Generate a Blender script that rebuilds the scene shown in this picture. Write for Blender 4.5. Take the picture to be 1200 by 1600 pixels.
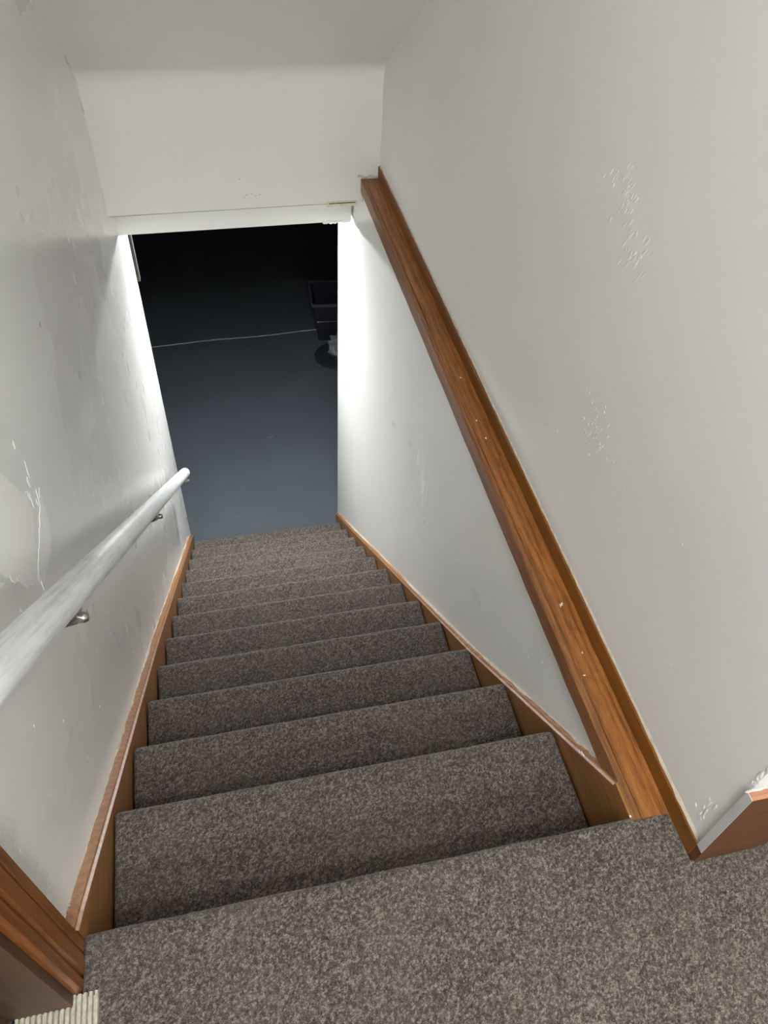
import bpy, bmesh, math, random
import numpy as np
from mathutils import Matrix, Vector

# ------------------------------------------------------------------ clean
for o in list(bpy.data.objects):
    bpy.data.objects.remove(o)
scn = bpy.context.scene
COL = scn.collection
random.seed(7)
RNG = np.random.default_rng(11)

# ------------------------------------------------------------------ camera
cam_d = bpy.data.cameras.new('camera')
cam = bpy.data.objects.new('camera', cam_d)
COL.objects.link(cam)
cr = Vector((0.97610044, -0.21262713, 0.044918))
cu = Vector((0.12807008, 0.72979625, 0.67156198))
cf = Vector((0.17557329, 0.64975929, -0.73958562))
cl = Vector((0.31718, -0.43771, 1.34438))
cam.matrix_world = Matrix(((cr.x, cu.x, -cf.x, cl.x), (cr.y, cu.y, -cf.y, cl.y), (cr.z, cu.z, -cf.z, cl.z), (0, 0, 0, 1)))
cam_d.sensor_fit = 'VERTICAL'
cam_d.sensor_height = 24.0
cam_d.sensor_width = 18.0
cam_d.lens = 24.0 * 1224.387 / 1600.0
cam_d.clip_start = 0.02
scn.camera = cam

# ------------------------------------------------------------------ world, exposure
w = bpy.data.worlds.new('world')
scn.world = w
w.use_nodes = True
w.node_tree.nodes['Background'].inputs[0].default_value = (0.5, 0.5, 0.52, 1)
w.node_tree.nodes['Background'].inputs[1].default_value = 0.02
vs = scn.view_settings
vs.view_transform = 'Standard'
vs.look = 'None'
vs.gamma = 1.0
vs.use_curve_mapping = False
vs.exposure = 0.39
LANDING_LAMP = 92.0      # emission strength of the landing dome
BASEMENT_LAMP = 810.0    # emission strength of the basement flood lamp
FILL_LAMP = 145.0      # emission strength of the fill globe added on the back wall

# ------------------------------------------------------------------ dimensions (metres)
RUN, RISE = 0.23224, 0.19751
NST = 12
ZF = -13 * RISE           # basement floor
W = 0.904                 # carpet width
XL = -0.026               # left wall plane
XRL = 0.922               # lower right wall plane
XRU = 0.985               # upper right wall plane
YEND = 2.965              # end of stairwell walls
YH = 2.42                 # header front
YB = 2.60                 # lower beam front
NOSE0 = -0.037
YC = -0.107               # corner of the upper right wall


def lin(r, g, b):
    f = lambda c: (c / 255 / 12.92) if c / 255 <= 0.04045 else ((c / 255 + 0.055) / 1.055) ** 2.4
    return (f(r), f(g), f(b), 1.0)


# ------------------------------------------------------------------ material helpers
class NT:
    def __init__(self, name):
        self.m = bpy.data.materials.new(name)
        self.m.use_nodes = True
        self.t = self.m.node_tree
        self.b = self.t.nodes['Principled BSDF']

    def n(self, kind, **kw):
        nd = self.t.nodes.new(kind)
        for k, v in kw.items():
            if k.startswith('i_'):
                key = k[2:]
                key = int(key) if key.isdigit() else key.replace('_', ' ')
                nd.inputs[key].default_value = v
            else:
                setattr(nd, k, v)
        return nd

    def l(self, a, b):
        self.t.links.new(a, b)

    def coord(self, scale=(1, 1, 1), rot=(0, 0, 0)):
        tc = self.n('ShaderNodeTexCoord')
        mp = self.n('ShaderNodeMapping')
        mp.inputs['Scale'].default_value = scale
        mp.inputs['Rotation'].default_value = rot
        self.l(tc.outputs['Object'], mp.inputs['Vector'])
        return mp.outputs['Vector']

    def noise(self, vec, scale, detail=4, rough=0.55, dist=0.0):
        nd = self.n('ShaderNodeTexNoise')
        nd.inputs['Scale'].default_value = scale
        nd.inputs['Detail'].default_value = detail
        nd.inputs['Roughness'].default_value = rough
        nd.inputs['Distortion'].default_value = dist
        self.l(vec, nd.inputs['Vector'])
        return nd.outputs['Fac']

    def ramp(self, fac, stops):
        r = self.n('ShaderNodeValToRGB')
        e = r.color_ramp.elements
        while len(e) < len(stops):
            e.new(0.5)
        for i, (p, c) in enumerate(stops):
            e[i].position = p
            e[i].color = c if len(c) == 4 else (*c, 1)
        self.l(fac, r.inputs['Fac'])
        return r.outputs['Color']

    def mixc(self, fac, a, b, mode='MIX'):
        m = self.n('ShaderNodeMix', data_type='RGBA', blend_type=mode)
        if isinstance(fac, (int, float)):
            m.inputs[0].default_value = fac
        else:
            self.l(fac, m.inputs[0])
        for s, v in ((6, a), (7, b)):
            if isinstance(v, tuple):
                m.inputs[s].default_value = v
            else:
                self.l(v, m.inputs[s])
        return m.outputs[2]

    def rng(self, v, a, b, c, d):
        m = self.n('ShaderNodeMapRange')
        for i, x in enumerate((a, b, c, d)):
            m.inputs[i + 1].default_value = x
        self.l(v, m.inputs[0])
        return m.outputs[0]

    def bump(self, h, strength, dist=0.002, normal=None):
        b = self.n('ShaderNodeBump')
        b.inputs['Strength'].default_value = strength
        b.inputs['Distance'].default_value = dist
        self.l(h, b.inputs['Height'])
        if normal is not None:
            self.l(normal, b.inputs['Normal'])
        return b.outputs['Normal']

    def set(self, base=None, rough=None, normal=None, **kw):
        for key, v in (('Base Color', base), ('Roughness', rough), ('Normal', normal)):
            if v is None:
                continue
            if isinstance(v, (int, float, tuple)):
                self.b.inputs[key].default_value = v
            else:
                self.l(v, self.b.inputs[key])
        for k, v in kw.items():
            self.b.inputs[k.replace('_', ' ')].default_value = v
        return self.m


def paint_mat(name, c, rlo=0.28, rhi=0.45, bump=0.25, streak=True, spec=0.5, mottling=0.05):
    t = NT(name)
    v = t.coord()
    vz = t.coord(scale=(1, 1, 0.12))
    big = t.noise(v, 2.2, 3)
    st = t.noise(vz, 26, 4, 0.6)
    fine = t.noise(v, 240, 2, 0.5)
    mid = t.noise(v, 45, 4, 0.6)
    dark = tuple(x * (1 - mottling * 2.2) for x in c[:3]) + (1,)
    base = t.mixc(t.rng(big, 0.3, 0.7, 0, 1), c, dark)
    if streak:
        base = t.mixc(t.rng(st, 0.3, 0.8, 0, 0.08), base, tuple(min(1, x * 1.05) for x in c[:3]) + (1,))
    ro = t.rng(big if streak else mid, 0.3, 0.7, rlo, rhi)
    add = t.n('ShaderNodeMath', operation='ADD')
    t.l(t.rng(fine, 0, 1, 0, 0.25), add.inputs[0])
    t.l(mid, add.inputs[1])
    nrm = t.bump(add.outputs[0], bump, 0.0015)
    nrm2 = nrm
    return t.set(base, ro, nrm2, Specular_IOR_Level=spec)


def wood_mat(name, c_lo, c_hi, axis='Y', rough=0.35, grain=1.0, dirt=0.0):
    t = NT(name)
    long, wide = 1.0, 14.0
    sc = {'Y': (wide, long, wide), 'X': (long, wide, wide), 'Z': (wide, wide, long)}[axis]
    v = t.coord(scale=sc)
    n1 = t.noise(v, 4.0, 5, 0.6, 1.2)
    n2 = t.noise(v, 22.0, 4, 0.7)
    wv = t.n('ShaderNodeTexWave', wave_type='RINGS', rings_direction={'Y': 'Y', 'X': 'X', 'Z': 'Z'}[axis])
    t.l(v, wv.inputs['Vector'])
    wv.inputs['Scale'].default_value = 1.3
    wv.inputs['Distortion'].default_value = 7.0
    wv.inputs['Detail'].default_value = 3
    wv.inputs['Detail Scale'].default_value = 1.4
    a = t.mixc(0.45, t.ramp(n1, [(0.3, (0, 0, 0)), (0.7, (1, 1, 1))]), wv.outputs['Color'])
    a = t.mixc(0.42, a, t.ramp(n2, [(0.35, (0, 0, 0)), (0.65, (1, 1, 1))]))
    bw = t.n('ShaderNodeRGBToBW')
    t.l(a, bw.inputs[0])
    base = t.ramp(bw.outputs[0], [(0.5 - 0.35 * grain - 0.1, c_lo), (0.5 + 0.35, c_hi)])
    if dirt:
        vv = t.coord()
        d = t.rng(t.noise(vv, 18, 5, 0.7), 0.56, 0.72, 0, dirt)
        base = t.mixc(d, base, lin(70, 45, 28))
    nrm = t.bump(bw.outputs[0], 0.12 * grain, 0.001)
    return t.set(base, rough, nrm, Specular_IOR_Level=0.5)


def plain(name, c, rough=0.5, metal=0.0, nscale=40, var=0.12, bump=0.1, **kw):
    t = NT(name)
    v = t.coord()
    n = t.noise(v, nscale, 4)
    lo = tuple(x * (1 - var) for x in c[:3]) + (1,)
    hi = tuple(min(1, x * (1 + var)) for x in c[:3]) + (1,)
    base = t.ramp(n, [(0.3, lo), (0.7, hi)])
    return t.set(base, rough, t.bump(n, bump, 0.001), Metallic=metal, **kw)


def carpet_mat():
    t = NT('loop_pile_carpet')
    at = t.n('ShaderNodeAttribute', attribute_name='loop')
    v = t.coord()
    vo = t.n('ShaderNodeTexVoronoi')
    vo.inputs['Scale'].default_value = 640
    t.l(v, vo.inputs['Vector'])
    bw = t.n('ShaderNodeSeparateColor')
    t.l(vo.outputs['Color'], bw.inputs[0])
    mx = t.n('ShaderNodeMix', data_type='FLOAT')
    mx.inputs[0].default_value = 0.5
    t.l(at.outputs['Fac'], mx.inputs[2])
    t.l(bw.outputs[0], mx.inputs[3])
    c = t.ramp(mx.outputs[0], [(0.15, lin(50, 43, 40)), (0.38, lin(75, 68, 63)), (0.6, lin(94, 86, 80)), (0.85, lin(134, 126, 115))])
    dust = t.rng(t.noise(v, 6, 4), 0.45, 0.75, 0, 0.15)
    c = t.mixc(dust, c, lin(118, 108, 94))
    return t.set(c, 0.95, None, Specular_IOR_Level=0.1, Sheen_Weight=0.15)


M = {}
M['wall'] = paint_mat('wall_paint', lin(236, 234, 229), 0.5, 0.62, 0.22, streak=False, spec=0.4, mottling=0.015)
M['wall_gloss'] = paint_mat('old_gloss_wall_paint', lin(230, 228, 224), 0.24, 0.32, 0.2, streak=True, mottling=0.02)
M['wall_lower'] = paint_mat('stairwell_wall_paint', lin(238, 237, 232), 0.27, 0.36, 0.2, streak=True, mottling=0.02)
M['ceiling'] = paint_mat('ceiling_paint', lin(236, 233, 227), 0.6, 0.75, 0.15, streak=False, spec=0.3, mottling=0.015)
M['patch'] = paint_mat('filler_plaster', lin(250, 248, 245), 0.4, 0.6, 0.4, streak=False, spec=0.4)
M['chip'] = plain('white_paint_flake', lin(242, 241, 236), 0.5)
M['grey_end'] = plain('grey_primer', lin(196, 194, 191), 0.5, var=0.05)
M['cap'] = wood_mat('stained_fir_ledge', lin(70, 38, 14), lin(170, 108, 52), 'Y', 0.36, 1.15, 0.45)
M['fascia'] = wood_mat('stained_fascia_wood', lin(100, 60, 28), lin(152, 102, 60), 'Y', 0.4, 0.7)
M['board'] = wood_mat('varnished_back_board', lin(104, 62, 15), lin(134, 82, 24), 'Y', 0.45, 0.4)
M['skirt'] = wood_mat('varnished_skirt_plywood', lin(116, 76, 36), lin(152, 104, 54), 'Y', 0.38, 0.5)
M['moulding'] = wood_mat('varnished_skirt_edge', lin(124, 80, 44), lin(176, 124, 78), 'Y', 0.38, 0.7, 0.3)
M['casing'] = wood_mat('varnished_door_casing', lin(84, 44, 12), lin(132, 76, 28), 'Z', 0.36, 0.8, 0.3)
M['jamb'] = wood_mat('dark_door_jamb', lin(52, 32, 18), lin(80, 50, 30), 'Z', 0.55, 0.7)
M['base'] = wood_mat('varnished_base_board', lin(84, 48, 22), lin(116, 70, 38), 'X', 0.42, 0.6)
M['base_top'] = wood_mat('bare_board_edge', lin(150, 100, 72), lin(186, 132, 98), 'X', 0.5, 0.7)
M['carpet'] = carpet_mat()
M['rail'] = None
M['metal'] = plain('nickel_bracket', lin(170, 165, 158), 0.3, 1.0, var=0.05)
M['dark_metal'] = plain('dull_bracket', lin(110, 105, 100), 0.45, 1.0)
M['alu'] = plain('worn_threshold_metal', lin(205, 198, 182), 0.45, 0.35, 120, 0.25, 0.3)
M['black'] = plain('black_plastic', lin(46, 46, 58), 0.28, var=0.2)
M['rim'] = plain('black_rim_highlight', lin(84, 84, 96), 0.2)  # lighter than the bin body: rim highlight painted into the base colour
M['dark_disc'] = plain('rubber_and_floor_shade', lin(46, 50, 54), 0.5)  # rubber of the weather strip, and the shade tone of the floor disc
M['door'] = wood_mat('dark_brown_door', lin(40, 26, 20), lin(66, 42, 30), 'Z', 0.4, 0.6)
M['lath'] = plain('bare_cream_lath', lin(222, 214, 192), 0.7)
M['raw'] = wood_mat('shade_darkened_wood', lin(44, 39, 33), lin(66, 60, 52), 'Z', 0.7, 0.7)  # shade of the board's unlit face put into a darkened wood colour
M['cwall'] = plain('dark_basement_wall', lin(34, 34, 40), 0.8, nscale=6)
M['caulk'] = plain('old_paint_edge', lin(196, 186, 168), 0.6, nscale=60, var=0.2)


def rail_mat():
    t = NT('worn_white_rail_paint')
    v = t.coord(scale=(1, 1, 0.035))
    n = t.noise(v, 150, 5, 0.65)
    n2 = t.noise(t.coord(scale=(1, 1, 0.3)), 30, 4)
    c = t.ramp(n, [(0.3, lin(196, 197, 196)), (0.5, lin(224, 225, 224)), (0.7, lin(236, 237, 236))])
    c = t.mixc(t.rng(n2, 0.52, 0.72, 0, 0.5), c, lin(176, 174, 170))
    return t.set(c, t.rng(n2, 0.3, 0.7, 0.35, 0.5), t.bump(n, 0.25, 0.001))


M['rail'] = rail_mat()


def floor_mat():
    t = NT('grey_painted_concrete')
    v = t.coord()
    n = t.noise(v, 1.5, 4)
    n2 = t.noise(v, 16, 5, 0.65)
    c = t.ramp(n, [(0.3, lin(76, 82, 87)), (0.7, lin(85, 91, 96))])
    c = t.mixc(t.rng(n2, 0.62, 0.8, 0, 0.5), c, lin(94, 98, 98))
    return t.set(c, t.rng(n2, 0.3, 0.7, 0.42, 0.55), t.bump(n2, 0.1, 0.002), Specular_IOR_Level=0.35)


M['floor'] = floor_mat()


def clear_mat():
    t = NT('crumpled_clear_film')
    t.set((0.75, 0.77, 0.8, 1), 0.12, None, Alpha=0.2, Specular_IOR_Level=0.9)
    v = t.coord()
    n = t.noise(v, 60, 3)
    t.l(t.bump(n, 0.8, 0.01), t.b.inputs['Normal'])
    return t.m


M['clear'] = clear_mat()


def emit_mat(name, c, s):
    t = NT(name)
    t.set(c, 0.4, None, Emission_Color=c, Emission_Strength=s)
    v = t.coord()
    return t.m


M['lamp_warm'] = emit_mat('lit_lamp_dome', (0.925, 0.975, 1.0, 1), LANDING_LAMP)
M['lamp_fill'] = emit_mat('lit_fill_globe', (0.925, 0.975, 1.0, 1), FILL_LAMP)
M['lamp_cool'] = emit_mat('lit_bulb', (0.93, 0.97, 1.0, 1), BASEMENT_LAMP)
M['fixture'] = plain('white_fixture', lin(220, 220, 216), 0.4)

# ------------------------------------------------------------------ object helpers


def tag(o, label=None, cat=None, group=None, kind=None):
    if label:
        o['label'] = label
    if cat:
        o['category'] = cat
    if group:
        o['group'] = group
    if kind:
        o['kind'] = kind
    return o


def mesh_obj(name, verts, faces, mat, parent=None, smooth=False):
    me = bpy.data.meshes.new(name)
    me.from_pydata([tuple(v) for v in verts], [], faces)
    me.materials.append(mat)
    bm = bmesh.new()
    bm.from_mesh(me)
    bmesh.ops.recalc_face_normals(bm, faces=bm.faces)
    bm.to_mesh(me)
    bm.free()
    if smooth:
        me.polygons.foreach_set('use_smooth', [True] * len(me.polygons))
    o = bpy.data.objects.new(name, me)
    COL.objects.link(o)
    if parent:
        o.parent = parent
    return o


def bm_obj(name, bm, mat, parent=None, smooth=False):
    me = bpy.data.meshes.new(name)
    bm.to_mesh(me)
    bm.free()
    me.materials.append(mat)
    if smooth:
        me.polygons.foreach_set('use_smooth', [True] * len(me.polygons))
    o = bpy.data.objects.new(name, me)
    COL.objects.link(o)
    if parent:
        o.parent = parent
    return o


def add_box(bm, x0, x1, y0, y1, z0, z1):
    vs_ = [bm.verts.new(p) for p in ((x0, y0, z0), (x1, y0, z0), (x1, y1, z0), (x0, y1, z0), (x0, y0, z1), (x1, y0, z1), (x1, y1, z1), (x0, y1, z1))]
    for f in ((0, 3, 2, 1), (4, 5, 6, 7), (0, 1, 5, 4), (1, 2, 6, 5), (2, 3, 7, 6), (3, 0, 4, 7)):
        bm.faces.new([vs_[i] for i in f])


def box(name, x0, x1, y0, y1, z0, z1, mat, parent=None, bevel=0.0):
    bm = bmesh.new()
    add_box(bm, x0, x1, y0, y1, z0, z1)
    if bevel:
        bmesh.ops.bevel(bm, geom=list(bm.edges), offset=bevel, segments=2, affect='EDGES', profile=0.6)
    return bm_obj(name, bm, mat, parent)


def prism_x(name, poly, x0, x1, mat, parent=None, bevel=0.0):
    """polygon in (y, z) extruded along x"""
    n = len(poly)
    v = [(x0, y, z) for y, z in poly] + [(x1, y, z) for y, z in poly]
    f = [list(range(n)), list(range(n, 2 * n))] + [[i, (i + 1) % n, n + (i + 1) % n, n + i] for i in range(n)]
    o = mesh_obj(name, v, f, mat, parent)
    if bevel:
        md = o.modifiers.new('bevel', 'BEVEL')
        md.width = bevel
        md.segments = 2
        md.limit_method = 'ANGLE'
    return o


def prism_z(name, poly, z0, z1, mat, parent=None):
    n = len(poly)
    v = [(x, y, z0) for x, y in poly] + [(x, y, z1) for x, y in poly]
    f = [list(range(n)), list(range(n, 2 * n))] + [[i, (i + 1) % n, n + (i + 1) % n, n + i] for i in range(n)]
    return mesh_obj(name, v, f, mat, parent)


def prism_y(name, poly, y0, y1, mat, parent=None):
    n = len(poly)
    v = [(x, y0, z) for x, z in poly] + [(x, y1, z) for x, z in poly]
    f = [list(range(n)), list(range(n, 2 * n))] + [[i, (i + 1) % n, n + (i + 1) % n, n + i] for i in range(n)]
    return mesh_obj(name, v, f, mat, parent)


def empty(name, loc):
    o = bpy.data.objects.new(name, None)
    COL.objects.link(o)
    o.location = loc
    o.empty_display_size = 0.1
    return o


def keep(child, parent):
    """parent an object built in world coordinates under an Empty that only has a location"""
    child.parent = parent
    child.matrix_parent_inverse = Matrix.Translation(-Vector(parent.location))
    return child


def tube(bm, pts, r, seg=16, cap=True):
    rings = []
    pts = [Vector(p) for p in pts]
    rr = r if isinstance(r, (list, tuple)) else [r] * len(pts)
    for i, p in enumerate(pts):
        d = (pts[min(i + 1, len(pts) - 1)] - pts[max(i - 1, 0)]).normalized()
        a = d.cross(Vector((0, 0, 1)))
        if a.length < 1e-4:
            a = Vector((1, 0, 0))
        a.normalize()
        b = d.cross(a)
        rings.append([bm.verts.new(p + (a * math.cos(t) + b * math.sin(t)) * rr[i]) for t in [2 * math.pi * k / seg for k in range(seg)]])
    for i in range(len(rings) - 1):
        for k in range(seg):
            bm.faces.new((rings[i][k], rings[i][(k + 1) % seg], rings[i + 1][(k + 1) % seg], rings[i + 1][k]))
    if cap:
        bm.faces.new(rings[0])
        bm.faces.new(list(reversed(rings[-1])))
    bmesh.ops.recalc_face_normals(bm, faces=bm.faces)


def lathe(bm, prof, c, seg=24):
    rings = []
    for r, z in prof:
        rings.append([bm.verts.new((c[0] + r * math.cos(t), c[1] + r * math.sin(t), c[2] + z)) for t in [2 * math.pi * k / seg for k in range(seg)]])
    for i in range(len(rings) - 1):
        for k in range(seg):
            bm.faces.new((rings[i][k], rings[i][(k + 1) % seg], rings[i + 1][(k + 1) % seg], rings[i + 1][k]))
    bm.faces.new(rings[0])
    bm.faces.new(rings[-1])
    bmesh.ops.recalc_face_normals(bm, faces=bm.faces)


def blob(bm, org, u, v, n, a, b, h, seg=18, irr=0.3, rot=0.0):
    """a low irregular plaster or paint lump lying on a plane: centre org, axes u, v, normal n"""
    ph = [random.random() * 6.28 for _ in range(4)]
    rad = lambda t: 1 + irr * (0.5 * math.sin(2 * t + ph[0]) + 0.35 * math.sin(3 * t + ph[1]) + 0.3 * math.sin(5 * t + ph[2]) + 0.25 * math.sin(9 * t + ph[3]))
    c, s = math.cos(rot), math.sin(rot)
    rings = []
    for f, hh in ((1.0, -0.0002), (0.8, h * 0.65), (0.45, h * 0.95)):
        ring = []
        for k in range(seg):
            t = 2 * math.pi * k / seg
            r = rad(t) * f
            x, y = a * r * math.cos(t), b * r * math.sin(t)
            x, y = c * x - s * y, s * x + c * y
            ring.append(bm.verts.new(org + u * x + v * y + n * hh))
        rings.append(ring)
    cv = bm.verts.new(org + n * h * 1.1)
    for i in range(2):
        for k in range(seg):
            bm.faces.new((rings[i][k], rings[i][(k + 1) % seg], rings[i + 1][(k + 1) % seg], rings[i + 1][k]))
    for k in range(seg):
        bm.faces.new((rings[2][k], rings[2][(k + 1) % seg], cv))
    bmesh.ops.recalc_face_normals(bm, faces=bm.faces)


AY, AZ, AX = Vector((0, 1, 0)), Vector((0, 0, 1)), Vector((1, 0, 0))


def outline_patch(bm, x, pts, n, h, sub=6, jit=0.004):
    """plaster patch from a traced outline (y, z) on a wall plane x, with a ragged raised edge"""
    P = []
    for i in range(len(pts)):
        a, b = Vector(pts[i]), Vector(pts[(i + 1) % len(pts)])
        for k in range(sub):
            p = a.lerp(b, k / sub)
            P.append(p + Vector((random.uniform(-jit, jit), random.uniform(-jit, jit))))
    c = sum(P, Vector((0, 0))) / len(P)
    lo = [bm.verts.new((x - n * 0.0004, p.x, p.y)) for p in P]
    hi = [bm.verts.new((x + n * h, *(p.lerp(c, 0.02)))) for p in P]
    m = len(P)
    for i in range(m):
        bm.faces.new((lo[i], lo[(i + 1) % m], hi[(i + 1) % m], hi[i]))
    bm.faces.new(hi)
    bmesh.ops.recalc_face_normals(bm, faces=bm.faces)


# ------------------------------------------------------------------ shell
SL = 0.65                                   # fall of the sloping ceiling
ZC = 2.36
Z_KINK = 0.388
Y_TOP = YH - (ZC - Z_KINK) / SL

# left wall: stairwell stretch, with a doorway behind the casing
wl = box('wall_left', XL - 0.14, XL, -0.113, YEND, ZF, ZC, M['wall_gloss'])
tag(wl, 'old glossy white stairwell wall with filler patches beside the handrail', 'wall', kind='structure')
wl2 = box('wall_left_door_head', XL - 0.14, XL, -1.02, -0.113, 2.05, ZC, M['wall'])
tag(wl2, 'white wall strip above the brown side door', 'wall', kind='structure')
wl3 = box('wall_left_back', XL - 0.14, XL, -1.6, -1.02, -0.02, ZC, M['wall'])
tag(wl3, 'white wall behind the brown side door', 'wall', kind='structure')
# right walls
wr = prism_x('wall_right_upper', [(YC, 0.0), (YEND, 0.0), (YEND, ZC), (YC, ZC)], XRU, XRU + 0.13, M['wall'])
tag(wr, 'smooth white wall rising from the brown wooden ledge', 'wall', kind='structure')
wrl = box('wall_right_lower', XRL, XRL + 0.19, -0.05, YEND, ZF, -0.012, M['wall_lower'])
tag(wrl, 'glossy white lower wall between wooden ledge and stair skirt', 'wall', kind='structure')
wrt = box('wall_landing_return', XRU + 0.13, 2.3, YC, YC + 0.1, 0.0, ZC, M['wall'])
tag(wrt, 'white landing wall above the tall brown base board', 'wall', kind='structure')
wback = box('wall_back', XL - 0.14, 2.4, -1.7, -1.6, -0.1, ZC, M['wall'])
tag(wback, 'white wall closing the back of the landing', 'wall', kind='structure')
wside = box('wall_landing_end', 2.3, 2.4, -1.6, YC + 0.1, -0.1, ZC, M['wall'])
tag(wside, 'white wall closing the far end of the carpeted landing', 'wall', kind='structure')
# header above the opening, and the lower beam behind it
wh = prism_x('wall_front', [(YH, -0.093), (YB, -0.093), (YB, 0.6), (YH, 0.6)], XL - 0.02, XRU + 0.02, M['ceiling'])
tag(wh, 'smooth white wall above the dark basement opening', 'wall', kind='structure')
beam = box('wall_front_beam', XL - 0.01, 0.912, YB, YB + 0.10, -0.262, 0.1, M['wall'])
tag(beam, 'white painted beam under the white wall over the opening', 'beam', kind='structure')
# ragged plaster along the beam's lower edge at the right
bm = bmesh.new()
for i in range(7):
    blob(bm, Vector((0.80 + i * 0.016, YB, -0.262 - random.uniform(0, 0.003))), AX, AZ, -AY, 0.012, random.uniform(0.004, 0.010), 0.004, 12, 0.4)
bm_obj('plaster_edge', bm, M['wall'], beam)
o = box('lath_strip', 0.782, 0.899, YH - 0.004, YH + 0.01, -0.104, -0.084, M['lath'], wh, 0.001)
o = box('lath_groove', 0.79, 0.892, YH - 0.0052, YH, -0.092, -0.089, M['jamb'], wh)
bm = bmesh.new()
for x, z in ((0.48, -0.040), (0.50, -0.036), (0.515, -0.045), (0.53, -0.041), (0.47, -0.05), (0.46, 0.02)):
    blob(bm, Vector((x, YH, z)), AX, AZ, -AY, 0.004, 0.0022, 0.0005, 8)
tag(bm_obj('scuff', bm, M['grey_end'], wh), kind='stuff')
o = box('edge_shade_line', XL, 0.782, YH - 0.0006, YH + 0.002, -0.0936, -0.0917, plain('header_edge_shade', lin(150, 148, 142), 0.8), wh)  # grey strip painting the thin shadow line at the header's lower edge
# ragged torn paint at the corner of header and ledge
bm = bmesh.new()
for i in range(9):
    blob(bm, Vector((0.905 + i * 0.0085, YH, 0.004 + random.uniform(-0.003, 0.006))), AX, AZ, -AY, 0.007, 0.004, 0.004, 8, 0.5)
bm_obj('torn_paint_edge', bm, M['grey_end'], wh)

# sloping ceiling + flat ceilings
KR = 0.05
arc = []
for i in range(11):
    t = i / 10
    a = Vector((YH - 0.0008, Z_KINK - KR)); b = Vector((YH, Z_KINK)); c = Vector((YH - KR * 0.838, Z_KINK + KR * 0.545))
    p = a * (1 - t) ** 2 + b * 2 * t * (1 - t) + c * t * t
    arc.append((p.x, p.y))
cs = prism_x('ceiling_slope', [(YH + 0.02, Z_KINK + 0.3), (YH + 0.02, Z_KINK - KR)] + arc + [(Y_TOP, ZC), (Y_TOP, ZC + 0.2)], XL - 0.02, XRU + 0.02, M['ceiling'])
for p in cs.data.polygons:
    p.use_smooth = True
cs.data.set_sharp_from_angle(angle=0.5)
tag(cs, 'sloping white ceiling over the stairs', 'ceiling', kind='structure')
cl_ = box('ceiling_landing', XL - 0.14, 2.4, -1.7, Y_TOP + 0.03, ZC, ZC + 0.1, M['ceiling'])
tag(cl_, 'flat white ceiling over the carpeted landing', 'ceiling', kind='structure')
cl3 = box('ceiling_side', XRU + 0.02, 2.4, Y_TOP, 0.1, ZC, ZC + 0.1, M['ceiling'])
tag(cl3, 'flat white ceiling strip beside the sloping stair ceiling', 'ceiling', kind='structure')
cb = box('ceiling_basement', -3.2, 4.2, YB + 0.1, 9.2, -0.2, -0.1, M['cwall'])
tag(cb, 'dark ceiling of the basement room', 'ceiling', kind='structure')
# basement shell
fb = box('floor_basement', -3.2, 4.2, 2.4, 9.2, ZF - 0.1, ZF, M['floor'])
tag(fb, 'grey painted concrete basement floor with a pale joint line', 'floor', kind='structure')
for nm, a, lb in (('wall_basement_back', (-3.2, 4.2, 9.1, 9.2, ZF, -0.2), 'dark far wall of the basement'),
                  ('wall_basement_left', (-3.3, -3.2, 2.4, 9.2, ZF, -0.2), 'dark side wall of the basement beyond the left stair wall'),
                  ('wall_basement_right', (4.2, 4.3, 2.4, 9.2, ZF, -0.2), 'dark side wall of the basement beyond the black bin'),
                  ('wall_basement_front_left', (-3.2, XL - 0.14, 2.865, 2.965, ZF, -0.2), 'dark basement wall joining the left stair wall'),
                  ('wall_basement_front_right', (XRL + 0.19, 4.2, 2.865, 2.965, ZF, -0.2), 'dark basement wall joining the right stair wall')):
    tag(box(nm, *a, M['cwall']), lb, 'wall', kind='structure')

# ------------------------------------------------------------------ wear on the walls
bm = bmesh.new()
outline_patch(bm, XL, [(0.44, 0.56), (0.508, 0.449), (0.543, 0.391), (0.535, 0.345), (0.500, 0.33), (0.43, 0.285), (0.37, 0.37), (0.345, 0.413), (0.31, 0.47)], 1, 0.0012)
outline_patch(bm, XL, [(0.612, 0.335), (0.60, 0.285), (0.586, 0.246), (0.53, 0.241), (0.455, 0.262), (0.43, 0.29), (0.50, 0.305), (0.56, 0.315)], 1, 0.0009)
for i in range(22):
    y, z = random.uniform(0.36, 0.62), random.uniform(0.22, 0.5)
    blob(bm, Vector((XL, y, z)), AY, AZ, AX, random.uniform(0.002, 0.006), random.uniform(0.005, 0.02), 0.0012, 10, 0.4, random.uniform(-0.3, 0.1))
bm_obj('plaster_patch', bm, M['patch'], wl)
bm = bmesh.new()
for i in range(70):
    y = random.uniform(0.0, 2.8)
    z = -0.85 * y + random.uniform(0.1, 0.7)
    s = random.uniform(0.0012, 0.003)
    blob(bm, Vector((XL, y, z)), AY, AZ, AX, s, s * random.uniform(1, 3.0), 0.0008, 8, 0.4)
for y, z, a, b in ((2.63, -1.27, 0.006, 0.03), (2.64, -1.20, 0.012, 0.007), (2.62, -1.33, 0.005, 0.03), (1.75, -0.62, 0.007, 0.05), (1.79, -0.70, 0.006, 0.03)):
    blob(bm, Vector((XL, y, z)), AY, AZ, AX, a, b, 0.0014, 10, 0.4)
tag(bm_obj('paint_fleck', bm, M['chip'], wl), kind='stuff')
NR = -AX
bm = bmesh.new()
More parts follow.
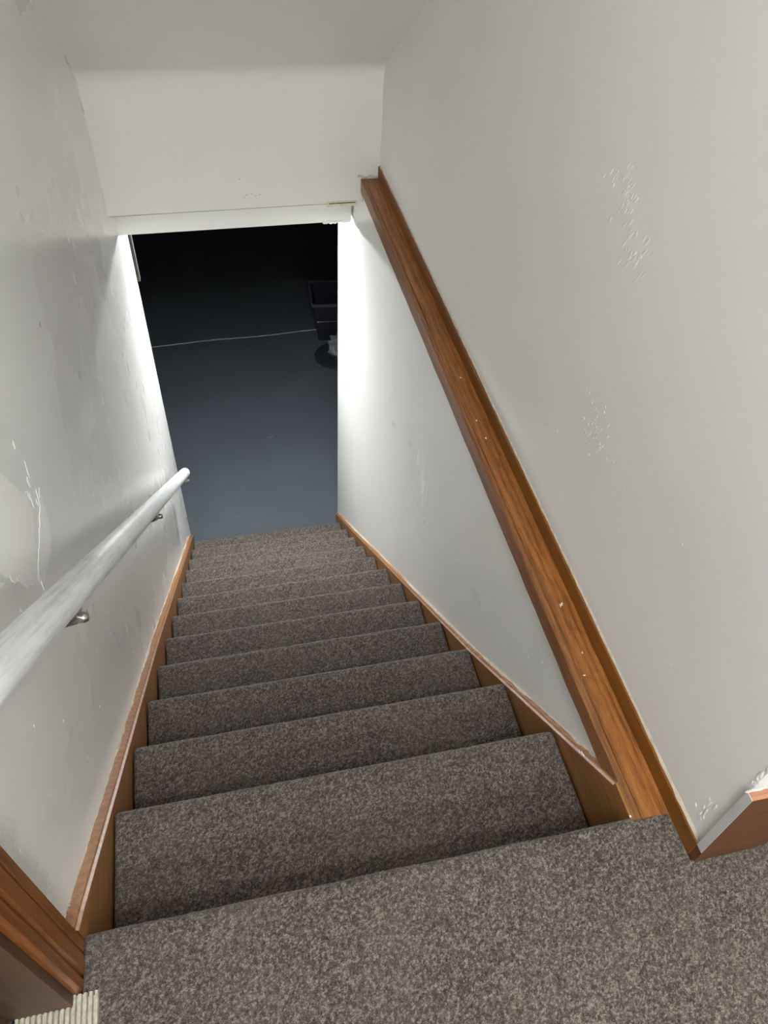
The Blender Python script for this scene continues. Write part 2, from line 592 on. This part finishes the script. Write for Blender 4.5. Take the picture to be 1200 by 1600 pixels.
for y, z, a, b in ((1.40, -0.50, 0.018, 0.03), (1.33, -0.51, 0.026, 0.045), (1.31, -0.55, 0.024, 0.05), (1.27, -0.53, 0.014, 0.05), (1.30, -0.62, 0.012, 0.035)):
    blob(bm, Vector((XRL, y, z)), AY, AZ, NR, a, b, 0.0014, 18, 0.45)
for i in range(14):
    blob(bm, Vector((XRL, random.uniform(1.25, 1.4), random.uniform(-0.68, -0.47))), AY, AZ, NR, 0.003, random.uniform(0.004, 0.012), 0.0018, 8, 0.4)
for i in range(26):
    y, z = random.gauss(2.45, 0.1), random.gauss(-1.55, 0.2)
    blob(bm, Vector((XRL, min(y, 2.9), z)), AY, AZ, NR, random.uniform(0.004, 0.02), random.uniform(0.01, 0.05), 0.0005, 10, 0.5)
for y, z in ((1.83, -0.39), (1.80, -0.36), (1.72, -0.37), (1.85, -0.44)):
    blob(bm, Vector((XRL, y, z)), AY, AZ, NR, 0.006, 0.025, 0.0004, 10, 0.5, 0.3)
bm_obj('plaster_patch', bm, M['patch'], wrl, True)
bm = bmesh.new()
for y, z, s in ((0.94, -0.48, 0.004), (0.90, -0.44, 0.005), (0.88, -0.40, 0.003), (1.6, -0.7, 0.003), (1.1, -0.55, 0.002)):
    blob(bm, Vector((XRL, y, z)), AY, AZ, NR, s, s * 2, 0.001, 8, 0.4)
for i in range(30):
    y = random.uniform(0.3, 2.9)
    blob(bm, Vector((XRL, y, random.uniform(-0.85 * y + 0.1, -0.1))), AY, AZ, NR, 0.0018, random.uniform(0.002, 0.006), 0.001, 8, 0.4)
tag(bm_obj('paint_fleck', bm, M['chip'], wrl), kind='stuff')
# relief patches and flecks on the upper right wall
bm = bmesh.new()
for i in range(60):
    t = random.random()
    y = 0.72 - 0.14 * t + random.gauss(0, 0.02)
    z = 0.80 - 0.10 * t + random.gauss(0, 0.03)
    blob(bm, Vector((XRU, y, z)), AY, AZ, NR, 0.003, random.uniform(0.005, 0.012), 0.0007, 8, 0.4, 0.5)
for i in range(40):
    blob(bm, Vector((XRU, random.gauss(0.55, 0.035), random.gauss(0.37, 0.035))), AY, AZ, NR, 0.003, random.uniform(0.004, 0.008), 0.0006, 8, 0.4, 0.4)
for i in range(9):
    blob(bm, Vector((XRU, random.gauss(-0.075, 0.012), random.uniform(0.06, 0.16))), AY, AZ, NR, 0.003, random.uniform(0.004, 0.012), 0.0012, 8, 0.4)
bm_obj('plaster_patch', bm, M['wall'], wr, True)
bm = bmesh.new()
for i in range(40):
    s = random.uniform(0.0012, 0.0022)
    blob(bm, Vector((XRU, random.uniform(-0.08, 1.6), random.uniform(0.06, 0.5))), AY, AZ, NR, s, s * random.uniform(1, 3), 0.0008, 8, 0.4)
tag(bm_obj('paint_fleck', bm, M['chip'], wr), kind='stuff')

# ------------------------------------------------------------------ wooden ledge
led = empty('trim_1', (0.94, 1.2, -0.012))
tag(led, 'brown stained wooden ledge running level along the right wall', 'ledge', kind='structure')


def long_board(name, x0, x1, y0, y1, z0, z1, mat, parent, n=40, jit=0.0006, bevel=0.0015):
    """board along y, finely cut, with slightly worn edges"""
    bm_ = bmesh.new()
    rings = []
    for i in range(n + 1):
        y = y0 + (y1 - y0) * i / n
        j = [random.uniform(-jit, jit) for _ in range(4)]
        rings.append([bm_.verts.new(p) for p in ((x0 + j[0], y, z0), (x1, y, z0), (x1, y, z1 + j[1]), (x0 + j[2], y, z1 + j[3]))])
    for i in range(n):
        for k in range(4):
            bm_.faces.new((rings[i][k], rings[i][(k + 1) % 4], rings[i + 1][(k + 1) % 4], rings[i + 1][k]))
    bm_.faces.new(rings[0])
    bm_.faces.new(rings[-1])
    bmesh.ops.recalc_face_normals(bm_, faces=bm_.faces)
    o_ = bm_obj(name, bm_, mat)
    md = o_.modifiers.new('bevel', 'BEVEL')
    md.width = bevel
    md.segments = 2
    md.limit_method = 'ANGLE'
    md.angle_limit = 0.8
    return keep(o_, parent)


long_board('cap', 0.927, 0.980, -0.06, YH, -0.018, -0.002, M['cap'], led)
long_board('fascia', 0.9115, 0.927, -0.05, YH, -0.052, -0.0015, M['fascia'], led, jit=0.0009, bevel=0.003)
long_board('back_board', 0.9775, XRU, YC, YH, -0.004, 0.0425, M['board'], led)
bm = bmesh.new()
rings = []
N = 160
for i in range(N + 1):
    y = YC + (YH - YC) * i / N
    t = 0.0006 + 0.0014 * random.random() + (0.003 if y < 0.05 else 0) * random.random()
    rings.append([bm.verts.new(p) for p in ((XRU - 0.002 - t, y, 0.0425), (XRU + 0.001, y, 0.0425), (XRU + 0.001, y, 0.0445 + t), (XRU - 0.0006, y, 0.0445 + t))])
for i in range(N):
    for k in range(4):
        bm.faces.new((rings[i][k], rings[i][(k + 1) % 4], rings[i + 1][(k + 1) % 4], rings[i + 1][k]))
bm.faces.new(rings[0]); bm.faces.new(rings[-1])
bmesh.ops.recalc_face_normals(bm, faces=bm.faces)
keep(bm_obj('paint_line', bm, M['caulk']), led)
bm = bmesh.new()
for x, y in ((0.952, 0.42), (0.955, 0.423), (0.949, 0.418), (0.951, 0.30), (0.935, 0.25), (0.953, 1.2), (0.949, 0.95), (0.945, 1.02)):
    blob(bm, Vector((x, y, -0.002)), AX, AY, AZ, random.uniform(0.001, 0.003), random.uniform(0.002, 0.004), 0.0008, 8, 0.5)
tag(keep(bm_obj('paint_fleck', bm, M['chip']), led), kind='stuff')

# ------------------------------------------------------------------ stair skirts


def skirt(name, pts, x_in, x_out, label, low):
    root = empty(name, (x_in, 1.2, ZF))
    tag(root, label, 'skirting', kind='structure')
    lip = 0.010
    top = [(y, z - lip) for y, z in pts]
    poly = top + [(y, z - low) for y, z in reversed(pts)]
    poly = [(y, max(z, ZF)) for y, z in poly]
    a = prism_x('board', poly, min(x_in, x_out), max(x_in, x_out), M['skirt'])
    keep(a, root)
    # moulded top edge
    e = 0.002 if x_in > 0.5 else -0.002
    bm_ = bmesh.new()
    rings_ = []
    P = []
    for i in range(len(pts) - 1):
        for k in range(24):
            t_ = k / 24
            P.append((pts[i][0] * (1 - t_) + pts[i + 1][0] * t_, pts[i][1] * (1 - t_) + pts[i + 1][1] * t_))
    P.append(pts[-1])
    for y, z in P:
        j = random.uniform(-0.0006, 0.0006)
        prof = [(x_out, -lip - 0.003), (x_in - e, -lip - 0.003), (x_in - e, -lip * 0.7), (x_in + e * 1.5, -lip * 0.45), (x_in + e * 2.5, 0 + j), (x_out, 0.0005)]
        rings_.append([bm_.verts.new((px, y, max(z + pz, ZF))) for px, pz in prof])
    m = 6
    for i in range(len(rings_) - 1):
        for k in range(m):
            bm_.faces.new((rings_[i][k], rings_[i][(k + 1) % m], rings_[i + 1][(k + 1) % m], rings_[i + 1][k]))
    bm_.faces.new(rings_[0]); bm_.faces.new(rings_[-1])
    bmesh.ops.recalc_face_normals(bm_, faces=bm_.faces)
    keep(bm_obj('moulding', bm_, M['moulding']), root)
    # old wall paint lapping onto the skirt
    bm_ = bmesh.new()
    sg = 1 if x_in < 0.5 else -1
    rings_ = []
    wd = 0.003
    for y, z in P:
        if y < -0.03:
            continue
        for dy in (0, 1, 2):
            yy_ = y + dy * 0.012
            zz_ = z + (-0.85) * dy * 0.012
            wd = min(0.0065, max(0.0008, wd + random.uniform(-0.0018, 0.0018)))
            if rings_ and yy_ <= rings_[-1][0].co.y:
                continue
            rings_.append([bm_.verts.new((x_out - sg * 0.0005, yy_, zz_ + 0.0003)), bm_.verts.new((x_out + sg * wd, yy_, zz_ + 0.0003)), bm_.verts.new((x_out + sg * wd * 0.7, yy_, zz_ + 0.0018)), bm_.verts.new((x_out - sg * 0.0005, yy_, zz_ + 0.002 + wd))])
    for i in range(len(rings_) - 1):
        for k in range(4):
            bm_.faces.new((rings_[i][k], rings_[i][(k + 1) % 4], rings_[i + 1][(k + 1) % 4], rings_[i + 1][k]))
    bm_.faces.new(rings_[0]); bm_.faces.new(rings_[-1])
    bmesh.ops.recalc_face_normals(bm_, faces=bm_.faces)
    tag(keep(bm_obj('paint_edge', bm_, M['caulk']), root), kind='stuff')
    return root


skirt('baseboard_left', [(-0.0365, 0.046), (0.0, 0.020), (1.04, -0.822), (2.70, -2.245), (2.90, -2.43)], -0.004, XL, 'brown varnished stair skirt on the wall below the handrail', 0.36)
skirt('baseboard_right', [(0.033, -0.004), (0.155, -0.113), (0.69, -0.588), (2.95, -2.458)], 0.907, XRL, 'brown varnished stair skirt on the wall below the wooden ledge', 0.36)
# wedge of skirt under the ledge at the top of the stairs
o = prism_x('board_top', [(-0.07, -0.004), (0.033, -0.004), (0.034, -0.012), (0.034, -0.40), (-0.07, -0.36)], 0.9069, XRL, M['skirt'])
keep(o, bpy.data.objects['baseboard_right'])
bm = bmesh.new()
for y, z in ((0.135, -0.086), (0.128, -0.082), (0.142, -0.094)):
    blob(bm, Vector((0.907, y, z - 0.012)), AY, AZ, NR, 0.004, 0.004, 0.0012, 10, 0.4)
blob(bm, Vector((0.906, -0.03, 0.002)), AX, AY, AZ, 0.002, 0.002, 0.002, 8, 0.4)
tag(keep(bm_obj('paint_fleck', bm, M['chip']), bpy.data.objects['baseboard_right']), kind='stuff')

# ------------------------------------------------------------------ carpet


def cells(u, v, c, jit, seed):
    """jittered loop lattice: distance to the nearest loop centre and that loop's random value"""
    iu, iv = np.floor(u / c).astype(np.int64), np.floor(v / c).astype(np.int64)
    best = np.full(u.shape, 9.0)
    val = np.zeros(u.shape)

    def h(a, b, k):
        x = np.sin(a * 127.1 + b * 311.7 + k * 74.7 + seed * 13.37) * 43758.5453
        return x - np.floor(x)
    for du in (-1, 0, 1):
        for dv in (-1, 0, 1):
            a, b = iu + du, iv + dv
            off = 0.5 * (b % 2)
            pu = (a + 0.5 + off - 0.25 + jit * (h(a, b, 1) - 0.5)) * c
            pv = (b + 0.5 + jit * (h(a, b, 2) - 0.5)) * c
            d = np.hypot(u - pu, v - pv) / c
            k = d < best
            best = np.where(k, d, best)
            val = np.where(k, h(a, b, 3), val)
    return best, val


def carpet_sheet(name, x0, x1, prof, res, parent=None, seed=1, amp=0.0012, cell=0.0034):
    """prof: list of (y, z) along the run of the carpet, swept across x with a loop-pile relief"""
    P = np.array(prof, float)
    seg = np.hypot(*(P[1:] - P[:-1]).T)
    s = np.concatenate([[0], np.cumsum(seg)])
    ns = max(2, int(s[-1] / res))
    nx = max(2, int((x1 - x0) / res))
    ss = np.linspace(0, s[-1], ns + 1)
    yy = np.interp(ss, s, P[:, 0]); zz = np.interp(ss, s, P[:, 1])
    ty = np.gradient(yy, ss); tz = np.gradient(zz, ss)
    L = np.hypot(ty, tz); ny, nz = -tz / L, ty / L          # normal to the left of travel
    xx = np.linspace(x0, x1, nx + 1)
    X, S = np.meshgrid(xx, ss)
    d, val = cells(X + seed * 3.1, S + seed * 1.7, cell, 0.75, seed)
    hgt = amp * np.sqrt(np.clip(1 - (d / 0.85) ** 2, 0, 1)) + amp * 0.9 * (val - 0.5)
    hgt += 0.0006 * np.sin(X * 31 + seed) * np.sin(S * 23 + seed * 2)
    edge = np.clip(np.minimum(X - x0, x1 - X) / 0.006, 0, 1)
    hgt = hgt - 0.004 * (1 - edge) ** 2
    Y = yy[:, None] + ny[:, None] * hgt
    Z = zz[:, None] + nz[:, None] * hgt
    co = np.stack([X + RNG.normal(0, res * 0.12, X.shape), Y, Z], -1).reshape(-1, 3)
    i = np.arange((ns + 1) * (nx + 1)).reshape(ns + 1, nx + 1)
    q = np.stack([i[:-1, :-1], i[:-1, 1:], i[1:, 1:], i[1:, :-1]], -1).reshape(-1, 4)
    me = bpy.data.meshes.new(name)
    me.vertices.add(len(co)); me.vertices.foreach_set('co', co.ravel())
    me.loops.add(q.size); me.loops.foreach_set('vertex_index', q.ravel().astype(np.int32))
    me.polygons.add(len(q))
    me.polygons.foreach_set('loop_start', np.arange(0, q.size, 4, dtype=np.int32))
    at = me.attributes.new('loop', 'FLOAT', 'POINT')
    at.data.foreach_set('value', val.ravel().astype(np.float32))
    me.update(calc_edges=True)
    me.validate()
    me.materials.append(M['carpet'])
    o = bpy.data.objects.new(name, me)
    COL.objects.link(o)
    if parent:
        keep(o, parent)
    return o


def nose(y, z, r=0.016, back=0.026):
    """carpet wrapped over a nosing whose foremost top point is about (y, z)"""
    pts = []
    for k in range(9):
        a = math.pi / 2 - k * (math.pi * 0.95) / 8
        pts.append((y - r * 0.55 + r * math.cos(a), z - r + r * math.sin(a)))
    return pts


stair = empty('staircase', (W / 2, 1.4, ZF))
tag(stair, 'straight flight of stairs covered in grey-brown speckled loop carpet', 'staircase')
for k in range(1, NST + 1):
    y, z = k * RUN, -k * RISE
    yb = (k - 1) * RUN - 0.028 + (NOSE0 if k == 1 else 0)
    zb = z - RISE if k < NST else ZF
    prof = [(yb, z - 0.001), (yb + 0.01, z)] + nose(y, z) + [(y - 0.030, zb + 0.001)]
    res = 0.0026 if k <= 3 else (0.0034 if k <= 6 else 0.0048)
    o = carpet_sheet('step', 0.0, W, prof, res, stair, seed=k)
    # solid wooden step under the carpet
    poly = [(yb - 0.002, z - 0.006), (y - 0.018, z - 0.008), (y - 0.036, z - 0.03), (y - 0.036, zb), (yb - 0.002, zb)]
    keep(prism_x('step_core', poly, 0.002, W - 0.002, M['jamb'], None), stair)

# landing carpet
fl = empty('floor_landing', (0.5, -0.8, -0.1))
tag(fl, 'landing floor covered in grey-brown speckled loop carpet', 'floor', kind='structure')
prof = [(-0.118, 0.0), (-0.06, 0.0)] + nose(NOSE0, 0.0, 0.014) + [(NOSE0 - 0.03, -RISE)]
carpet_sheet('carpet_edge', -0.003, 0.9775, prof, 0.0023, fl, seed=31)
carpet_sheet('carpet', 0.018, 1.35, [(-0.42, 0.0), (-0.118, 0.0)], 0.0025, fl, seed=32)
carpet_sheet('carpet_back', 0.018, 2.3, [(-1.6, 0.0), (-0.42, 0.0)], 0.012, fl, seed=33)
carpet_sheet('carpet_side', 1.35, 2.3, [(-0.42, 0.0), (YC - 0.002, 0.0)], 0.010, fl, seed=34)
keep(box('subfloor', -0.15, 2.3, -1.6, -0.075, -0.19, -0.006, M['jamb']), fl)

# ------------------------------------------------------------------ tall base board at the wall corner
bb = empty('baseboard_landing', (1.05, -0.115, 0.0))
tag(bb, 'tall brown base board with grey painted end at the wall corner', 'baseboard', kind='structure')
keep(prism_y('board', [(0.980, -0.004), (1.085, -0.004), (1.13, 0.035), (1.13, 0.255), (0.980, 0.255)], -0.122, YC, M['base']), bb)
keep(box('painted_end', 0.9785, 0.9802, -0.1215, YC, 0.042, 0.2555, M['grey_end']), bb)
keep(box('top_edge', 0.9803, 1.13, -0.122, YC, 0.255, 0.2562, M['base_top']), bb)
bm = bmesh.new()
for i in range(10):
    blob(bm, Vector((0.985 + i * 0.013, YC - 0.001, 0.257)), AX, AY, AZ, 0.010, random.uniform(0.0015, 0.003), 0.002, 8, 0.4)
for i in range(12):
    blob(bm, Vector((0.98, YC - 0.0005, 0.06 + i * 0.017)), AZ, AY, NR, 0.012, random.uniform(0.0005, 0.0012), 0.0012, 8, 0.4)
tag(keep(bm_obj('paint_edge', bm, M['grey_end']), bb), kind='stuff')
# chipped plaster at the corner above it
bm = bmesh.new()
for i in range(10):
    blob(bm, Vector((XRU, YC + random.uniform(0, 0.006), 0.262 + random.uniform(0, 0.06))), AY, AZ, NR, 0.004, random.uniform(0.004, 0.010), 0.0016, 8, 0.5)
bm_obj('chipped_corner', bm, M['wall'], wr, True)

# ------------------------------------------------------------------ side door with casing and threshold
cas = empty('trim_2', (-0.01, -0.075, 0.0))
tag(cas, 'brown varnished moulded door casing at the top of the stairs', 'door casing', kind='structure')
xc = XL - 0.002
prof = [(xc, -0.0365), (-0.006, -0.0365), (-0.003, -0.040), (-0.002, -0.056), (-0.006, -0.059), (-0.001, -0.063), (-0.0005, -0.084), (-0.006, -0.088), (-0.006, -0.091), (-0.0015, -0.095), (-0.003, -0.108), (-0.008, -0.1125), (xc, -0.1125)]
keep(prism_z('side_casing', prof, 0.0, 2.1, M['casing']), cas)
prof2 = [(x, 2.05 + (-0.036 - y)) for x, y in prof]
keep(prism_y('head_casing', [(x, 2.045 + (-0.1125 - y) * -1) for x, y in prof], -1.1, -0.036, M['casing']), cas)
keep(box('jamb', XL - 0.14, -0.014, -0.128, -0.1128, 0.0, 2.05, M['jamb'], None, 0.001), cas)
keep(box('door_stop', XL - 0.115, XL - 0.075, -0.140, -0.128, 0.012, 2.05, M['jamb'], None, 0.001), cas)
keep(box('jamb', XL - 0.14, -0.014, -1.04, -1.025, 0.0, 2.05, M['jamb'], None, 0.001), cas)
keep(box('head_jamb', XL - 0.14, -0.014, -1.025, -0.128, 2.035, 2.05, M['jamb'], None, 0.001), cas)
th = empty('trim_3', (-0.04, -0.5, 0.0))
tag(th, 'worn ribbed metal door threshold beside the carpet', 'threshold', kind='structure')
pitch = 0.0078
poly = [(-0.094, -0.008)]
x = -0.094
while x < 0.0165:
    poly += [(x, 0.000), (x + 0.0008, 0.0075), (x + pitch - 0.0030, 0.0075), (x + pitch - 0.0022, 0.000)]
    x += pitch
poly += [(0.0175, 0.000), (0.0175, -0.008)]
keep(prism_y('ribbed_plate', poly, -1.02, -0.1135, M['alu']), th)
dr = empty('door_1', (-0.12, -0.575, 0.0))
tag(dr, 'dark brown side door standing on the metal threshold', 'door', kind='structure')
keep(box('slab', -0.150, -0.108, -1.022, -0.142, 0.012, 2.03, M['door'], None, 0.002), dr)
keep(box('door_sweep', -0.108, -0.1045, -1.015, -0.15, 0.010, 0.05, M['metal'], None, 0.0008), dr)
keep(box('weather_strip', -0.104, -0.096, -1.02, -0.1285, -0.004, 0.010, M['dark_disc'], None, 0.001), dr)
for z0, z1 in ((0.2, 0.95), (1.1, 1.9)):
    keep(box('panel', -0.108, -0.103, -0.92, -0.245, z0, z1, M['door'], None, 0.002), dr)

# ------------------------------------------------------------------ handrail
P0, P1 = Vector((0.05, -0.02, 0.684)), Vector((0.05, 2.565, -1.565))
hr = empty('handrail', (0.0, 1.3, -0.5))
tag(hr, 'round white painted handrail with worn paint on the left stair wall', 'handrail')
D = (P1 - P0).normalized()
R_ = 0.0255
Lr = (P1 - P0).length
prof = [(0.0, 0.0), (R_ * 0.7, 0.0), (R_ * 0.92, 0.004), (R_, 0.010)]
NN = 60
bm = bmesh.new()
full = [(0.004, 0.0), (R_ * 0.7, 0.001), (R_ * 0.92, 0.004), (R_, 0.012)] + [(R_ * (1 + random.uniform(-0.012, 0.012)), 0.012 + (Lr - 0.024) * k / NN) for k in range(1, NN)] + [(R_, Lr - 0.012), (R_ * 0.92, Lr - 0.004), (R_ * 0.7, Lr - 0.001), (0.004, Lr)]
lathe(bm, full, (0, 0, 0), 28)
rail = bm_obj('rail', bm, M['rail'], None, True)
rail.parent = hr
rail.matrix_world = Matrix.Translation(P0 - Vector(hr.location)) @ D.to_track_quat('Z', 'Y').to_matrix().to_4x4()


def bracket(y):
    t = (y - P0.y) / (P1.y - P0.y)
    c = P0.lerp(P1, t)
    bm_ = bmesh.new()
    up = D.cross(AX).normalized()
    if up.z < 0:
        up = -up
    u0 = c - up * (R_ + 0.001)
    foot = Vector((XL, c.y, c.z - 0.075))
    tube(bm_, [foot, foot + Vector((0.025, 0, 0)), foot + Vector((0.055, 0, 0.006)), Vector((c.x, u0.y, u0.z - 0.022)), u0 - up * 0.004], [0.006] * 5, 10)
    a = bm_obj('bracket', bm_, M['dark_metal'], None, True)
    keep(a, hr)
    bm_ = bmesh.new()
    tube(bm_, [Vector((XL - 0.001, foot.y, foot.z)), Vector((XL + 0.006, foot.y, foot.z))], [0.028, 0.024], 18)
    b_ = bm_obj('rosette', bm_, M['metal'], None, False)
    b_.parent = a
    bm_ = bmesh.new()
    tube(bm_, [u0 - D * 0.03 - up * 0.002, u0 + D * 0.03 - up * 0.002], [0.009, 0.009], 10)
    s_ = bm_obj('saddle', bm_, M['metal'], None, True)
    s_.parent = a
    bm_ = bmesh.new()
    q = u0 - up * 0.010 + AX * 0.012
    tube(bm_, [q - AX * 0.012, q + AX * 0.004, q + AX * 0.010], [0.0075, 0.0085, 0.0065], 12)
    k_ = bm_obj('screw', bm_, M['metal'], None, True)
    k_.parent = a


for y in (0.325, 1.31, 2.50):
    bracket(y)

# ------------------------------------------------------------------ basement things
# joint line in the floor
bm = bmesh.new()
prev = None
n = 60
for i in range(n + 1):
    x = -0.9 + 2.6 * i / n
    y = 5.108 + 0.03 * (x + 0.25) / 1.24 + 0.006 * math.sin(x * 7) + random.uniform(-0.002, 0.002)
    wd = 0.004 + 0.003 * random.random()
    cur = [bm.verts.new((x, y - wd, ZF + 0.0005)), bm.verts.new((x, y, ZF + 0.003)), bm.verts.new((x, y + wd, ZF + 0.0005))]
    if prev:
        bm.faces.new((prev[0], cur[0], cur[1], prev[1]))
        bm.faces.new((prev[1], cur[1], cur[2], prev[2]))
    prev = cur
bm_obj('joint_line', bm, plain('dusty_joint_filler', lin(205, 200, 190), 0.8), fb)
bm = bmesh.new()
for x, y, s in ((0.59, 3.87, 0.016), (0.575, 3.86, 0.008), (0.585, 3.79, 0.005), (0.56, 3.55, 0.004), (0.70, 5.02, 0.010), (0.67, 5.04, 0.006), (0.80, 3.35, 0.006), (0.3, 3.25, 0.004)):
    blob(bm, Vector((x, y, ZF)), AX, AY, AZ, s, s * 0.6, 0.002, 9, 0.5)
for i in range(60):
    x, y = random.gauss(0.28, 0.1), random.gauss(3.18, 0.05)
    blob(bm, Vector((x, y, ZF)), AX, AY, AZ, random.uniform(0.002, 0.007), random.uniform(0.001, 0.003), 0.0006, 7, 0.5, random.uniform(0, 3))
tag(bm_obj('paint_fleck', bm, plain('pale_floor_fleck', lin(100, 105, 106), 0.8), fb), kind='stuff')

# remnant of casing behind the left wall's end
tr4 = box('trim_4', -0.075, -0.012, YEND + 0.002, YEND + 0.03, -0.69, -0.2, M['raw'], None, 0.002)
tag(tr4, 'short grey-brown board fixed behind the end of the left wall', 'board', kind='structure')

# black bin
bin_ = empty('waste_bin', (1.26, 5.09, ZF))
tag(bin_, 'tapered black plastic bin standing on the grey basement floor', 'bin')
bin_.rotation_euler = (0, 0, math.radians(-5))
H = 0.38


def rect_ring(bm_, hx, hy, z, r=0.025, seg=4):
    ring = []
    for cx, cy, a0 in ((hx - r, hy - r, 0), (-hx + r, hy - r, 90), (-hx + r, -hy + r, 180), (hx - r, -hy + r, 270)):
        for k in range(seg + 1):
            a = math.radians(a0 + 90 * k / seg)
            ring.append(bm_.verts.new((cx + r * math.cos(a), cy + r * math.sin(a), z)))
    return ring


def loft(bm_, rings_, cap0=True, cap1=False):
    for a, b in zip(rings_[:-1], rings_[1:]):
        m = len(a)
        for k in range(m):
            bm_.faces.new((a[k], a[(k + 1) % m], b[(k + 1) % m], b[k]))
    if cap0:
        bm_.faces.new(rings_[0])
    if cap1:
        bm_.faces.new(rings_[-1])
    bmesh.ops.recalc_face_normals(bm_, faces=bm_.faces)


bm = bmesh.new()
loft(bm, [rect_ring(bm, 0.135, 0.115, 0.001), rect_ring(bm, 0.150, 0.135, 0.13), rect_ring(bm, 0.154, 0.139, 0.135), rect_ring(bm, 0.160, 0.146, 0.20), rect_ring(bm, 0.156, 0.142, 0.205), rect_ring(bm, 0.180, 0.168, H),
          rect_ring(bm, 0.176, 0.164, H), rect_ring(bm, 0.131, 0.111, 0.006)], True, True)
bm_obj('body', bm, M['black'], bin_)
bm = bmesh.new()
loft(bm, [rect_ring(bm, 0.182, 0.170, H - 0.02), rect_ring(bm, 0.190, 0.178, H - 0.018), rect_ring(bm, 0.191, 0.179, H + 0.003), rect_ring(bm, 0.186, 0.174, H + 0.006), rect_ring(bm, 0.177, 0.165, H + 0.003), rect_ring(bm, 0.177, 0.165, H - 0.01)], False, False)
bm_obj('rim', bm, M['rim'], bin_)

# crumpled clear bag, and a dark disc standing in for the floor shadow
bm = bmesh.new()
bmesh.ops.create_icosphere(bm, subdivisions=4, radius=1.0)
for v in bm.verts:
    p = v.co.copy()
    f = 1 + 0.22 * math.sin(p.x * 7 + p.z * 5) * math.sin(p.y * 8 + 1) + random.uniform(-0.14, 0.14)
    v.co = Vector((p.x * 0.11 * f, p.y * 0.10 * f, max(p.z * 0.085 * f + 0.07, 0.006)))
bag = bm_obj('plastic_bag', bm, M['clear'])
bag.location = (1.285, 4.78, ZF + 0.010)
tag(bag, 'crumpled clear plastic bag lying in front of the black bin', 'bag')
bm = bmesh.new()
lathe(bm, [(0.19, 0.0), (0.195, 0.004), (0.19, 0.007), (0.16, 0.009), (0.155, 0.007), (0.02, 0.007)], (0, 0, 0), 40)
dark_disc = bm_obj('shadow_disc', bm, M['dark_disc'])
dark_disc.location = (1.245, 4.755, ZF)
dark_disc.rotation_euler = (0, 0, 0)
tag(dark_disc, 'flat round dark disc put in for a shadow on the floor under the clear bag', 'dark_disc')

# ------------------------------------------------------------------ lamps
ll = empty('ceiling_lamp', (0.45, -1.15, ZC))
tag(ll, 'round white dome lamp on the landing ceiling', 'lamp')
bm = bmesh.new()
lathe(bm, [(0.16, -0.03), (0.165, -0.015), (0.165, 0.0), (0.05, 0.0)], (0, 0, 0), 32)
bm_obj('base', bm, M['fixture'], ll)
bm = bmesh.new()
lathe(bm, [(0.02, -0.10), (0.08, -0.09), (0.12, -0.065), (0.15, -0.031), (0.01, -0.031)], (0, 0, 0), 32)
bm_obj('dome', bm, M['lamp_warm'], ll, True)
sc = empty('added_fill_lamp', (0.55, -1.6, 1.7))  # globe added out of view to brighten the sloping ceiling and far walls
tag(sc, 'unseen fill globe added on the back wall of the landing', 'lamp')
bm = bmesh.new()
tube(bm, [(0, 0, 0), (0, 0.02, 0), (0, 0.022, 0), (0, 0.05, 0)], [0.06, 0.055, 0.03, 0.028], 20)
bm_obj('base', bm, M['fixture'], sc)  # base of the added fill lamp
bm = bmesh.new()
bmesh.ops.create_uvsphere(bm, u_segments=24, v_segments=14, radius=0.075)
for v in bm.verts:
    v.co.y += 0.122
bm_obj('added_fill_globe', bm, M['lamp_fill'], sc, True)

bl = empty('basement_lamp', (0.45, 3.35, -0.2))
tag(bl, 'flood lamp under the basement ceiling just behind the beam', 'lamp')
TL = math.radians(38)
bm = bmesh.new()
tube(bm, [(0, 0, 0), (0, 0, -0.01), (0, 0, -0.012), (0, 0.0, -0.21)], [0.05, 0.05, 0.012, 0.012], 16)
bm_obj('stem', bm, M['fixture'], bl)
hd = Matrix.Translation((0, 0, -0.235)) @ Matrix.Rotation(-TL, 4, 'X')
bm = bmesh.new()
loft(bm, [rect_ring(bm, 0.05, 0.035, 0.028, 0.01), rect_ring(bm, 0.085, 0.062, 0.008, 0.01), rect_ring(bm, 0.088, 0.065, -0.012, 0.01), rect_ring(bm, 0.080, 0.057, -0.012, 0.01), rect_ring(bm, 0.078, 0.055, -0.004, 0.01)], True, True)
bmesh.ops.transform(bm, matrix=hd, verts=bm.verts)
bm_obj('housing', bm, M['fixture'], bl)
bm = bmesh.new()
add_box(bm, -0.070, 0.070, -0.05, 0.05, -0.0105, -0.0045)
bmesh.ops.transform(bm, matrix=hd, verts=bm.verts)
bm_obj('lens', bm, M['lamp_cool'], bl)
